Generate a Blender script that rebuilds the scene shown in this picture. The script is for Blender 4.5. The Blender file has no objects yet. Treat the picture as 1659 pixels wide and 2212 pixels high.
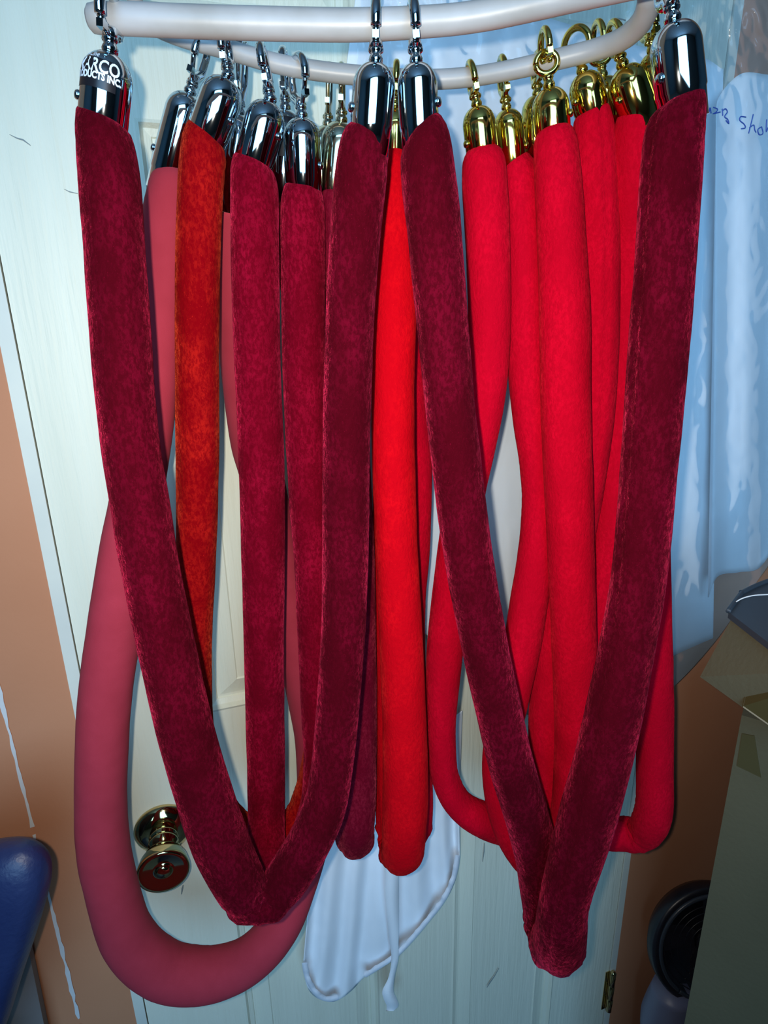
import bpy, math, random
from mathutils import Vector, Matrix, noise
random.seed(7)
S = bpy.context.scene
# ------------------------------------------------------------------ camera
IW, IH = 1659.0, 2212.0
FPX = 1313.0
PITCH, YAW, ROLL = math.radians(17.54), math.radians(18.56), math.radians(-1.12)
CAM = Vector((0.128, -0.638, 1.483))
Fw = Vector((math.sin(YAW)*math.cos(PITCH), math.cos(YAW)*math.cos(PITCH), -math.sin(PITCH)))
R0 = Vector((math.cos(YAW), -math.sin(YAW), 0)); U0 = R0.cross(Fw)
Rt = R0*math.cos(ROLL) + U0*math.sin(ROLL); Up = U0*math.cos(ROLL) - R0*math.sin(ROLL)
Hf = Vector((math.sin(YAW), math.cos(YAW), 0))        # horizontal heading of the camera
cd = bpy.data.cameras.new('camera'); co = bpy.data.objects.new('camera', cd)
S.collection.objects.link(co); S.camera = co
cd.sensor_fit = 'HORIZONTAL'; cd.sensor_width = 36; cd.lens = FPX/IW*36; cd.clip_start = .01
co.matrix_world = Matrix(((Rt.x, Up.x, -Fw.x, CAM.x), (Rt.y, Up.y, -Fw.y, CAM.y), (Rt.z, Up.z, -Fw.z, CAM.z), (0, 0, 0, 1)))
# ------------------------------------------------------------------ light, exposure
w = bpy.data.worlds.new('world'); S.world = w; w.use_nodes = True
w.node_tree.nodes['Background'].inputs[0].default_value = (.35, .6, 1, 1)
w.node_tree.nodes['Background'].inputs[1].default_value = .6
S.view_settings.view_transform = 'Standard'; S.view_settings.look = 'None'
S.view_settings.gamma = 1; S.view_settings.use_curve_mapping = False
S.view_settings.exposure = 0.0
# the phone's own flash, a couple of centimetres left of the lens
fl = bpy.data.lights.new('flash', 'SPOT'); fo = bpy.data.objects.new('flash', fl); S.collection.objects.link(fo)
fl.energy = 13.0; fl.color = (1, .94, .82); fl.shadow_soft_size = .004
fl.spot_size = math.radians(128); fl.spot_blend = 1.0
fo.location = CAM - Rt*.015 + Up*.008 - Fw*.01
fo.rotation_euler = (-(Fw*1.0 + Up*.02)).to_track_quat('Z', 'Y').to_euler()
# daylight in the big window of the wall behind the photographer
wl = bpy.data.lights.new('window_daylight', 'AREA'); wo = bpy.data.objects.new('window_daylight', wl); S.collection.objects.link(wo)
wl.shape = 'RECTANGLE'; wl.size = 1.5; wl.size_y = 1.65; wl.energy = 43; wl.color = (.28, .62, 1.0)
wo.location = (-.35, -2.26, 1.95); wo.rotation_euler = (math.radians(90), 0, 0)   # faces +y, into the room

# ------------------------------------------------------------------ pixel helpers
def ray(x, y):
    return Rt*((x-IW/2)/FPX) - Up*((y-IH/2)/FPX) + Fw
def pix(x, y, h):                       # point seen at pixel x, y at horizontal distance h in front of the camera
    d = ray(x, y); return CAM + d*(h/d.dot(Hf))
def depth(P): return (P-CAM).dot(Fw)
def wpt(x, y, off=0.0):                 # point on the door wall (y = -off)
    d = ray(x, y); return CAM + d*((-off-CAM.y)/d.y)
def wh(x, y, off=0.0): return (wpt(x, y, off)-CAM).dot(Hf)

# ------------------------------------------------------------------ materials
def mat(name, col, rough=.6, metal=0, **kw):
    m = bpy.data.materials.new(name); m.use_nodes = True
    b = m.node_tree.nodes['Principled BSDF']
    b.inputs['Base Color'].default_value = (*col, 1); b.inputs['Roughness'].default_value = rough
    b.inputs['Metallic'].default_value = metal
    for k, v in kw.items():
        b.inputs[k.replace('_', ' ')].default_value = v
    return m
def tex(m, scale, col2, bump=0, bscale=None, detail=4, stretch=(1, 1, 1), lo=.35, hi=.65, bdist=.002, rough2=None):
    """noise between the base colour and col2, plus a noise bump"""
    nt = m.node_tree; N = nt.nodes; L = nt.links; b = N['Principled BSDF']
    tc = N.new('ShaderNodeTexCoord'); mp = N.new('ShaderNodeMapping'); L.new(tc.outputs['Object'], mp.inputs[0])
    mp.inputs['Scale'].default_value = stretch
    n = N.new('ShaderNodeTexNoise'); n.inputs['Scale'].default_value = scale; n.inputs['Detail'].default_value = detail
    L.new(mp.outputs[0], n.inputs['Vector'])
    r = N.new('ShaderNodeValToRGB'); r.color_ramp.elements[0].position = lo; r.color_ramp.elements[1].position = hi
    r.color_ramp.elements[0].color = b.inputs['Base Color'].default_value; r.color_ramp.elements[1].color = (*col2, 1)
    L.new(n.outputs[0], r.inputs[0]); L.new(r.outputs[0], b.inputs['Base Color'])
    if bump:
        n2 = N.new('ShaderNodeTexNoise'); n2.inputs['Scale'].default_value = bscale or scale; n2.inputs['Detail'].default_value = detail
        L.new(mp.outputs[0], n2.inputs['Vector'])
        bp = N.new('ShaderNodeBump'); bp.inputs['Strength'].default_value = bump; bp.inputs['Distance'].default_value = bdist
        L.new(n2.outputs[0], bp.inputs['Height']); L.new(bp.outputs[0], b.inputs['Normal'])
    return m
def velvet(name, c1, c2, sheen, sc):
    """short pile: dark seen head-on, brushed patches and fibres that catch light at grazing angles"""
    m = mat(name, c1, .95, 0, Sheen_Roughness=.30)
    nt = m.node_tree; N = nt.nodes; L = nt.links; b = N['Principled BSDF']
    b.inputs['Sheen Tint'].default_value = (*sc, 1); b.inputs['Specular IOR Level'].default_value = .05
    tc = N.new('ShaderNodeTexCoord'); mp = N.new('ShaderNodeMapping'); L.new(tc.outputs['Object'], mp.inputs[0])
    mp.inputs['Scale'].default_value = (1, 1, .55)
    def noi(sc_, det, rough=.6):
        n = N.new('ShaderNodeTexNoise'); n.inputs['Scale'].default_value = sc_; n.inputs['Detail'].default_value = det
        n.inputs['Roughness'].default_value = rough; L.new(mp.outputs[0], n.inputs['Vector']); return n.outputs[0]
    def rng(x, a0, a1, b0, b1):
        r = N.new('ShaderNodeMapRange'); L.new(x, r.inputs[0])
        for k, v in enumerate((a0, a1, b0, b1)): r.inputs[k+1].default_value = v
        return r.outputs[0]
    def mth(op, a_, b_):
        q = N.new('ShaderNodeMath'); q.operation = op
        for k, v in enumerate((a_, b_)):
            if isinstance(v, float): q.inputs[k].default_value = v
            else: L.new(v, q.inputs[k])
        return q.outputs[0]
    big = rng(noi(38, 3), .38, .62, .25, 1.0)
    fine = rng(noi(420, 5, .75), .44, .58, .25, 1.0)
    L.new(mth('MULTIPLY', mth('MULTIPLY', big, fine), float(sheen)), b.inputs['Sheen Weight'])
    fleck = rng(noi(1500, 2, .5), .66, .74, 0.0, 1.0)  # sparkle of the pile, painted into the base colour as brighter flecks
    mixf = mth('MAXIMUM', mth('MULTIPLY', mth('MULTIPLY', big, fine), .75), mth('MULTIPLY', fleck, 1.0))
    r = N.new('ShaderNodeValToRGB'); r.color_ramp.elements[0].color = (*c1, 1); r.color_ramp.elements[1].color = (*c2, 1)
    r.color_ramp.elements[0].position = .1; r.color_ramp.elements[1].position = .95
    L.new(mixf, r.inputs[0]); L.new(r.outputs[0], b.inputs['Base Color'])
    bp = N.new('ShaderNodeBump'); bp.inputs['Strength'].default_value = .8; bp.inputs['Distance'].default_value = .0011
    L.new(mth('ADD', noi(520, 4, .7), mth('MULTIPLY', noi(90, 3), 1.2)), bp.inputs['Height']); L.new(bp.outputs[0], b.inputs['Normal'])
    return m
M = {}
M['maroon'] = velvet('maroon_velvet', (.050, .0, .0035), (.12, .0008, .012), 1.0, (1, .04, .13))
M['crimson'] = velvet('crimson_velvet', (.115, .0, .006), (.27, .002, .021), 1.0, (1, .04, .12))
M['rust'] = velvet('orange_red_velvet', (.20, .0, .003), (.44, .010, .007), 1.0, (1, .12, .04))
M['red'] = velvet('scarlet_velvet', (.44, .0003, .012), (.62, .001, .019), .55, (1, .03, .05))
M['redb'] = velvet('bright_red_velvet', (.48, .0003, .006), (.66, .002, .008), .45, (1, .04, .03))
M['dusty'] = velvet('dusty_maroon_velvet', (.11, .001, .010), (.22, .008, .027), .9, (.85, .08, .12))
M['matte'] = tex(mat('matte_rose_fabric', (.32, .016, .036), .9, 0), 60, (.35, .020, .043), .25, 1400, 3, (1, 1, 1), .3, .7, .0005)
M['chrome'] = mat('polished_chrome', (.62, .68, .72), .05, 1)
M['gold'] = mat('polished_gold_plate', (.85, .62, .16), .09, 1)
M['nickel'] = mat('pale_brass_nickel', (.72, .64, .45), .12, 1)
M['brass'] = mat('antique_brass', (.62, .47, .22), .07, 1)
M['black'] = mat('black_sticker', (.008, .009, .014), .3)
M['print'] = mat('white_print', (.62, .75, .9), .4)
M['tube'] = tex(mat('white_plastic_tube', (.40, .41, .43), .4), 25, (.32, .32, .315), .1, 60)
M['door'] = tex(mat('cream_painted_wood_grain', (.80, .80, .66), .5), 7, (.75, .75, .61), .7, 38, 6, (5, 5, .28), .3, .7, .0018)
M['jamb'] = tex(mat('cream_jamb_paint', (.74, .74, .64), .5), 10, (.66, .67, .6), .2, 30)
M['wall'] = tex(mat('orange_wall_paint', (.58, .245, .125), .75), 5, (.53, .215, .105), .25, 160, 3, (1, 1, 1), .3, .7, .0008)
M['rwall'] = tex(mat('room_wall_paint', (.06, .11, .14), .8), 5, (.08, .13, .15))
M['ceil'] = tex(mat('ceiling_paint', (.35, .36, .38), .9), 8, (.3, .32, .34))
M['floor'] = tex(mat('grey_floor', (.14, .13, .12), .5), 6, (.10, .09, .085))
M['caulk'] = mat('white_caulk', (.66, .66, .66), .8)
M['cloth'] = tex(mat('white_cotton', (.88, .91, .95), .9), 9, (.83, .87, .92), .25, 30, 5, (1, 1, .5), .3, .7, .002)
M['hem'] = mat('white_hem_band', (.76, .80, .88), .8)
M['navy'] = tex(mat('navy_leatherette', (.012, .022, .085), .45), 20, (.018, .03, .10), .3, 200)
M['grey'] = tex(mat('grey_board', (.20, .17, .16), .8), 10, (.16, .14, .13))
M['card'] = tex(mat('brown_cardboard', (.105, .088, .046), .85), 6, (.09, .075, .038), .2, 200)
M['card2'] = tex(mat('pale_cardboard', (.115, .097, .055), .8), 6, (.10, .083, .046), .2, 200)
M['tape'] = mat('brown_packing_tape', (.075, .060, .022), .4)
M['bluegrey'] = tex(mat('blue_grey_plastic', (.055, .070, .090), .5), 8, (.045, .058, .075))
M['darkplastic'] = tex(mat('dark_plastic', (.010, .011, .018), .35), 30, (.016, .016, .026))
M['rim'] = mat('grey_plastic_rim', (.035, .045, .065), .3)
M['lilac'] = mat('pale_lilac_plastic', (.17, .185, .30), .4)
M['string'] = mat('white_cord', (.8, .8, .8), .7)
M['ink'] = mat('blue_marker_ink', (.05, .11, .45), .5)
M['scuff'] = mat('dark_scuff', (.22, .27, .28), .8)
def plastic():
    m = bpy.data.materials.new('clear_plastic_film'); m.use_nodes = True; nt = m.node_tree; N = nt.nodes; L = nt.links
    N.remove(N['Principled BSDF']); out = N['Material Output']
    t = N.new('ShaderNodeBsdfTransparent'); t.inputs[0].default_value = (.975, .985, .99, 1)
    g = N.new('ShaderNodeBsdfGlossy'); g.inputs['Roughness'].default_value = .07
    d = N.new('ShaderNodeBsdfDiffuse'); d.inputs[0].default_value = (.85, .92, .98, 1)  # bluish-white haze, mixed in to brighten the garment behind the film
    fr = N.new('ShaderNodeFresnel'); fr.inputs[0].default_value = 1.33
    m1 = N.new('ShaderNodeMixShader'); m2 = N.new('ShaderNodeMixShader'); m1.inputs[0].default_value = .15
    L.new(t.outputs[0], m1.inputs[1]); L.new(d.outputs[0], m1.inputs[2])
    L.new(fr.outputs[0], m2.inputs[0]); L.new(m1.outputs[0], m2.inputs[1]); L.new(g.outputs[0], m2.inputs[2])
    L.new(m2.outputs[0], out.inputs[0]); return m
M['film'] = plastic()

# ------------------------------------------------------------------ object helpers
LOC = {}
def empty(name, loc, label=None, cat=None, group=None, kind=None, parent=None):
    o = bpy.data.objects.new(name, None); S.collection.objects.link(o); o.empty_display_size = .02
    loc = Vector(loc)
    if parent: o.parent = parent; o.location = loc-LOC[parent.name]
    else: o.location = loc
    LOC[o.name] = loc; return tag(o, label, cat, group, kind)
def tag(o, label=None, cat=None, group=None, kind=None):
    for k, v in (('label', label), ('category', cat), ('group', group), ('kind', kind)):
        if v: o[k] = v
    return o
def obj(name, vf, m, parent=None, smooth=True, label=None, cat=None, group=None, kind=None, loc=None):
    V, Fc = vf
    if loc is None:
        loc = sum((Vector(v) for v in V), Vector())/len(V)
    loc = Vector(loc)
    me = bpy.data.meshes.new(name); me.from_pydata([Vector(v)-loc for v in V], [], Fc); me.update()
    if smooth: me.polygons.foreach_set('use_smooth', [True]*len(me.polygons))
    me.materials.append(M[m])
    o = bpy.data.objects.new(name, me); S.collection.objects.link(o)
    if parent: o.parent = parent; o.location = loc-LOC[parent.name]
    else: o.location = loc
    LOC[o.name] = loc
    return tag(o, label, cat, group, kind)
def join(*vfs):
    V = []; Fc = []
    for v, f in vfs:
        n = len(V); V += list(v); Fc += [tuple(i+n for i in q) for q in f]
    return V, Fc
def box(a, b):
    (x0, y0, z0), (x1, y1, z1) = a, b
    V = [(x0, y0, z0), (x1, y0, z0), (x1, y1, z0), (x0, y1, z0), (x0, y0, z1), (x1, y0, z1), (x1, y1, z1), (x0, y1, z1)]
    return V, [(0, 3, 2, 1), (4, 5, 6, 7), (0, 1, 5, 4), (1, 2, 6, 5), (2, 3, 7, 6), (3, 0, 4, 7)]
def frame(c, ax, ay, az, sx, sy, sz):      # oriented box
    V = []
    for k in (-1, 1):
        for j in (-1, 1):
            for i in (-1, 1): V.append(c+ax*(i*sx/2)+ay*(j*sy/2)+az*(k*sz/2))
    return V, [(0, 2, 3, 1), (4, 5, 7, 6), (0, 1, 5, 4), (1, 3, 7, 5), (3, 2, 6, 7), (2, 0, 4, 6)]
def lathe(base, ax, prof, n=40, flat=None):
    ax = ax.normalized(); u = ax.orthogonal().normalized(); v = ax.cross(u)
    V = []; Fc = []
    for s, r in prof:
        for i in range(n):
            a = 2*math.pi*i/n; V.append(base+ax*s+u*(r*math.cos(a))+v*(r*math.sin(a)))
    for k in range(len(prof)-1):
        for i in range(n):
            j = (i+1) % n; Fc.append((k*n+i, k*n+j, (k+1)*n+j, (k+1)*n+i))
    Fc.append(tuple(range(n-1, -1, -1))); Fc.append(tuple((len(prof)-1)*n+i for i in range(n)))
    return V, Fc
def crom(P, t):                            # Catmull-Rom through list of tuples
    n = len(P)-1; i = min(int(t), n-1); f = t-i
    p0, p1, p2, p3 = P[max(i-1, 0)], P[i], P[i+1], P[min(i+2, n)]
    return tuple(.5*(2*b+(c-a)*f+(2*a-5*b+4*c-d)*f*f+(3*b-a-3*c+d)*f**3) for a, b, c, d in zip(p0, p1, p2, p3))
def resample(P, ds):
    """P: list of tuples (x,y,z,r..). returns evenly spaced samples"""
    pts = []; n = len(P)-1
    for k in range(n*24+1): pts.append(crom(P, k/24 if k < n*24 else n-1e-9))
    L = [0]
    for a, b in zip(pts, pts[1:]): L.append(L[-1]+math.dist(a[:3], b[:3]))
    m = max(int(L[-1]/ds), 4); out = []; j = 0
    for k in range(m+1):
        s = L[-1]*k/m
        while j < len(L)-2 and L[j+1] < s: j += 1
        f = (s-L[j])/max(L[j+1]-L[j], 1e-12)
        out.append(tuple(a+(b-a)*f for a, b in zip(pts[j], pts[j+1])))
    return out, L[-1]
def tube(P, seg=16, ds=.004, wr=0.0, capd=True, seam=None, slant=(0, 0), seed=0, ell=1.0, rib=False):
    Q, L = resample(P, ds); n = len(Q)
    pos = [Vector(q[:3]) for q in Q]; rad = [q[3] for q in Q]
    T = [(pos[min(i+1, n-1)]-pos[max(i-1, 0)]).normalized() for i in range(n)]
    u = (CAM-pos[0]); u = (u-T[0]*u.dot(T[0])).normalized()
    V = []; Fc = []
    for i in range(n):
        if i: 
            q = T[i-1].rotation_difference(T[i]); u = q @ u; u = (u-T[i]*u.dot(T[i])).normalized()
        v = T[i].cross(u)
        k = 5; a, b = max(i-k, 0), min(i+k, n-1); curv = (T[b]-T[a])/max(ds*(b-a), 1e-6)   # points to the inside of the bend
        cm = min(curv.length*rad[i], 1.2); cn = curv.normalized() if curv.length > 1e-4 else u
        s = i*L/(n-1)
        for j in range(seg):
            th = 2*math.pi*j/seg; d = u*math.cos(th)+v*math.sin(th); r = rad[i]; ax = 0
            if wr:
                r *= 1+.035*noise.noise(Vector((s*9, math.cos(th)*.8, math.sin(th)*.8+seed*7)))
                r *= 1+.02*noise.noise(Vector((s*35, math.cos(th)*1.6, math.sin(th)*1.6+seed*3)))
                inn = max(d.dot(cn), -.2)+.45
                ph = s/.0105+1.6*noise.noise(Vector((s*40, math.cos(th)*1.5, math.sin(th)*1.5+seed)))
                r -= wr*min(cm*1.5, 1)*inn*rad[i]*.17*(1-abs(math.sin(math.pi*ph))**.7)
                r -= .5*wr*max(cm-.15, 0)*max(d.dot(cn), 0)*rad[i]*.35
                r += wr*min(max(cm-.2, 0), .8)*rad[i]*.26*noise.noise(Vector((s*170, math.cos(th)*1.1, math.sin(th)*1.1+seed*5)))
                if seam is not None:
                    dt = (th-seam-1.2*noise.noise(Vector((s*1.3, seed, 3.1)))+math.pi) % (2*math.pi)-math.pi
                    r -= .0016*math.exp(-(dt/.09)**2)
                for se, sl in ((s, slant[0]), (L-s, slant[1])):
                    if se < .014: r *= .80+.20*math.sqrt(max(1-(1-se/.014)**2, 0))
                    if se < .045 and sl:
                        sg = -1 if se == s else 1
                        ax += -sg*sl*d.dot(Rt)*(1-se/.045)
            V.append(pos[i]+d*r+T[i]*ax)
    for i in range(n-1):
        for j in range(seg):
            k = (j+1) % seg; Fc.append((i*seg+j, i*seg+k, (i+1)*seg+k, (i+1)*seg+j))
    if capd: Fc.append(tuple(range(seg-1, -1, -1))); Fc.append(tuple((n-1)*seg+j for j in range(seg)))
    return V, Fc
def ptube(pts, r, seg=10, ds=.002): return tube([(*p, r) for p in pts], seg, ds)

# ------------------------------------------------------------------ the setting
JW = .013; DW = .76
def vbox(a, b, name, m, **k): return obj(name, box(a, b), m, None, False, kind='structure', **k)
vbox((-2.6, -2.6, -.05), (2.2, .35, 0), 'floor', 'floor')
vbox((-2.6, -2.6, 2.9), (2.2, .35, 2.95), 'ceiling', 'ceil')
# wall round the door (flush with the door face), in one mesh
ZC = -.076
obj('wall_back', join(box((ZC, 0, 0), (-JW, .12, 2.9)), box((DW+JW, 0, 0), (2.0, .12, 2.9)), box((-JW, 0, 2.05), (DW+JW, .12, 2.9))), 'wall', None, False, kind='structure')
a20 = math.radians(3); L2 = 2.2
def slantwall(x0, y0, x1, y1, t=.1):
    n = Vector((-(y1-y0), x1-x0, 0)).normalized()*-t
    V = []
    for z in (0, 2.9):
        V += [(x0, y0, z), (x1, y1, z), (x1+n.x, y1+n.y, z), (x0+n.x, y0+n.y, z)]
    return V, [(0, 1, 2, 3), (4, 7, 6, 5), (0, 4, 5, 1), (1, 5, 6, 2), (2, 6, 7, 3), (3, 7, 4, 0)]
xe, ye = ZC-L2*math.cos(a20), -L2*math.sin(a20)
obj('wall_left', slantwall(ZC, 0, xe, ye), 'wall', None, False, kind='structure')
vbox((xe-.1, -2.3, 0), (xe, ye, 2.9), 'wall_side', 'rwall')
vbox((2.0, -2.3, 0), (2.1, .12, 2.9), 'wall_right', 'rwall')
WX0, WX1, WZ0, WZ1 = -1.12, .42, 1.1, 2.8
obj('wall_front', join(box((-2.5, -2.3, 0), (WX0, -2.2, 2.9)), box((WX1, -2.3, 0), (2.0, -2.2, 2.9)),
    box((WX0, -2.3, 0), (WX1, -2.2, WZ0)), box((WX0, -2.3, WZ1), (WX1, -2.2, 2.9))), 'rwall', None, False, kind='structure')
obj('window_1', join(box((WX0, -2.24, WZ0), (WX0+.04, -2.18, WZ1)), box((WX1-.04, -2.24, WZ0), (WX1, -2.18, WZ1)),
    box((WX0+.04, -2.24, WZ0), (WX1-.04, -2.18, WZ0+.05)), box((WX0+.04, -2.24, WZ1-.05), (WX1-.04, -2.18, WZ1))), 'jamb', None, False, kind='structure')
# door: jamb strips and slab with moulded panels
obj('trim_1', join(box((-JW, -.002, 0), (-.0008, .1, 2.05)), box((DW+.0008, -.002, 0), (DW+JW, .1, 2.05)), box((-.0008, -.002, 2.035), (DW+.0008, .1, 2.05)),
    box((-.002, .016, 0), (DW+.002, .06, 2.037))), 'jamb', None, False, kind='structure')
def door_slab():
    s, m = .122, .121; pw = (DW-2*s-m)/2
    xs = [0, s, s+pw, s+pw+m, s+pw+m+pw, DW]
    zs = [.004, .20, .80, 1.052, 1.653, 1.735, 1.92, 2.034]
    V = []; Fc = []
    def q(a, b, c, d): n = len(V); V.extend([a, b, c, d]); Fc.append((n, n+1, n+2, n+3))
    def ring(o, yo, i, yi):
        (a, b, c, d), (e, f, g, h) = o, i
        P = [(a, yo, b), (c, yo, b), (c, yo, d), (a, yo, d)]; Q = [(e, yi, f), (g, yi, f), (g, yi, h), (e, yi, h)]
        for k in range(4): l = (k+1) % 4; q(P[k], P[l], Q[l], Q[k])
    for i in range(5):
        for j in range(7):
            x0, x1, z0, z1 = xs[i], xs[i+1], zs[j], zs[j+1]
            if i in (1, 3) and j in (1, 3, 5):
                def rr(t): return (x0+t, z0+t, x1-t, z1-t)
                st = [(0, 0), (.003, -.0015), (.006, .004), (.012, .0065), (.013, .0085), (.016, .0085), (.036, .002), (.0375, .0035)]
                for (t0, y0), (t1, y1) in zip(st, st[1:]): ring(rr(t0), y0, rr(t1), y1)
                a, b, c, d = rr(st[-1][0]); y = st[-1][1]; q((a, y, b), (c, y, b), (c, y, d), (a, y, d))
            else: q((x0, 0, z0), (x1, 0, z0), (x1, 0, z1), (x0, 0, z1))
    Bk = box((0, .011, .004), (DW, .014, 2.034))
    side = box((0, 0, .004), (.0004, .012, 2.034)), box((DW-.0004, 0, .004), (DW, .012, 2.034))
    return join((V, Fc), Bk, *side)
door = obj('door_1', door_slab(), 'door', None, False, kind='structure', loc=(DW/2, 0, 0))
# knob
kb = Vector((.056, 0, .908)); ax = Vector((0, -1, 0))
knob = empty('door_knob', kb, parent=door)
obj('rosette', lathe(kb, ax, [(0, .0335), (.002, .0335), (.006, .031), (.010, .024), (.012, .018), (.012, .0)], 48), 'brass', knob)
obj('neck', lathe(kb, ax, [(.010, .014), (.014, .0135), (.016, .0165), (.019, .0165), (.020, .0135), (.023, .0135), (.024, .017), (.028, .017), (.029, .013), (.034, .012)], 40), 'brass', knob)
obj('grip', lathe(kb, ax, [(.030, .011), (.034, .013), (.038, .017), (.044, .0215), (.052, .0255), (.060, .0275), (.064, .028), (.066, .0272), (.0665, .0255), (.0655, .022), (.0635, .012), (.063, .0085), (.066, .0082), (.0672, .0065), (.0675, 0.0005)], 48), 'brass', knob)
hx = DW+.004
hg = empty('hinge', (hx, -.004, .36), parent=door)
zt = wpt(1318, 2100, .004).z; 
obj('barrel', lathe(Vector((hx, -.006, zt-.10)), Vector((0, 0, 1)), [(0, .002), (.002, .0055), (.0315, .0055), (.032, .0048), (.0335, .0048), (.034, .0055), (.0655, .0055), (.066, .0048), (.0675, .0048), (.068, .0055), (.098, .0055), (.101, .003), (.102, .001)], 20), 'brass', hg)
obj('leaf', join(box((hx-.012, -.0012, zt-.098), (hx, .001, zt-.002)), box((hx, -.0012, zt-.098), (hx+.008, .001, zt-.002))), 'brass', hg, False)
def mark(pts, wd, name, m, off=.0006, parent=None, **k):
    V = []; Fc = []
    P = [wpt(x, y, off) for x, y in pts]
    for i, p in enumerate(P):
        t = (P[min(i+1, len(P)-1)]-P[max(i-1, 0)]).normalized(); sdir = t.cross(Vector((0, 1, 0))).normalized()
        q = wd*(.6+.8*random.random())*(0.3 if i in (0, len(P)-1) else 1)
        for yy in (0, off*.9): V += [p+sdir*q/2+Vector((0, yy, 0)), p-sdir*q/2+Vector((0, yy, 0))]
    for i in range(len(P)-1):
        a = i*4; b = a+4; Fc += [(a, b, b+1, a+1), (a, a+2, b+2, b), (a+1, b+1, b+3, a+3)]
    return obj(name, (V, Fc), m, parent, False, **k)
mark([(1078, 2092), (1068, 2110), (1058, 2124), (1052, 2134)], .0013, 'scratch', 'scuff', .001, door)
mark([(1047, 1822), (1046, 1840), (1043, 1862)], .0012, 'scratch', 'scuff', .001, door)
mark([(396, 1912), (394, 1920), (392, 1932)], .0035, 'scratch', 'scuff', .001, door)
mark([(20, 290), (36, 298), (50, 302), (66, 314)], .0012, 'scuff_mark', 'scuff', .0008, door)
mark([(138, 408), (150, 414), (168, 418)], .0010, 'scuff_mark', 'scuff', .0008, door)
# chipped white caulk line in the corner
cp = []
y = 1100
rr = random.Random(3)
cz = [wpt(-2, 1150).z, wpt(247, 2212).z]
V = []; Fc = []
for k in range(150):
    z = 1.7-k*1.5/149; wdt = .0009+.0022*max(0, rr.random()-.25)+(.0022 if z < .62 else 0)*rr.random()
    xx = ZC+rr.uniform(-.0006, .0006)
    V += [(xx-wdt, -.0018, z), (xx+wdt, -.0012, z)]
    if k and rr.random() > .04: i = len(V)-4; Fc.append((i, i+2, i+3, i+1))
obj('trim_2', (V, Fc), 'caulk', None, False, kind='structure')

# ------------------------------------------------------------------ the white rack
def P4(x, y, wpx, h):                    # centre pixel, width in pixels, distance -> point + radius
    p = pix(x, y, h); return (p.x, p.y, p.z, wpx/2*depth(p)/FPX)
rack = empty('clothes_rack', pix(800, 50, .385), 'white plastic tube rack whose two curved bars carry all the ropes', 'rack')
FB = [(214, 40, 56, .385), (235, 40, 60, .385), (300, 42, 61, .385), (420, 47, 61, .387), (600, 52, 61, .39), (780, 54, 60, .39), (950, 45, 57, .39), (1040, 34, 57, .388), (1120, 18, 58, .385), (1250, -12, 60, .38), (1400, -45, 62, .372), (1520, -75, 64, .37)]
RB = [(292, -60, 34, .455), (290, -10, 33, .46), (300, 28, 34, .468), (335, 58, 35, .472), (400, 84, 36, .476), (480, 104, 38, .48), (600, 138, 38, .483), (700, 155, 38, .485), (800, 165, 38, .487), (900, 172, 38, .488), (1000, 168, 38, .487), (1100, 152, 38, .485), (1200, 129, 40, .48), (1290, 106, 42, .47), (1345, 84, 45, .455), (1385, 48, 48, .44), (1402, 5, 50, .43), (1404, -50, 51, .425)]
fp = [P4(*q) for q in FB]; rp = [P4(*q) for q in RB]
def up(p, x=0, y=0, z=0, r=None): return (p[0]+x, p[1]+y, p[2]+z, p[3] if r is None else r)
e = fp[-1]; fp += [up(e, .035, .03, .03), up(e, .06, .04, .12), up(e, .06, .10, .20), up(e, .06, -e[1]-.008, .21)]
a = rp[0]; rp = [up(a, 0, -a[1]-.006, .10), up(a, 0, .03, .09), up(a, 0, .004, .05)]+rp
e = rp[-1]; rp += [up(e, 0, .005, .08), up(e, 0, .02, .17), up(e, .0, .07, .20), up(e, 0, -e[1]-.006, .21)]
obj('front_bar', tube(fp, 28, .006), 'tube', rack); obj('rear_bar', tube(rp, 28, .006), 'tube', rack)
f0 = Vector(fp[0][:3]); fd = (f0-Vector(fp[1][:3])).normalized(); fr_ = fp[0][3]
obj('end_cap', lathe(f0-fd*.004, fd, [(0, fr_*1.02), (.004, fr_*1.04), (.008, fr_*.95), (.0095, fr_*.7), (.010, .0005)], 28), 'tube', rack)
for p in (fp[-1], rp[0], rp[-1]):
    obj('wall_flange', lathe(Vector((p[0], -.0002, p[2])), Vector((0, -1, 0)), [(0, .02), (.003, .02), (.005, .016), (.006, .008)], 24), 'tube', rack)
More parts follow.
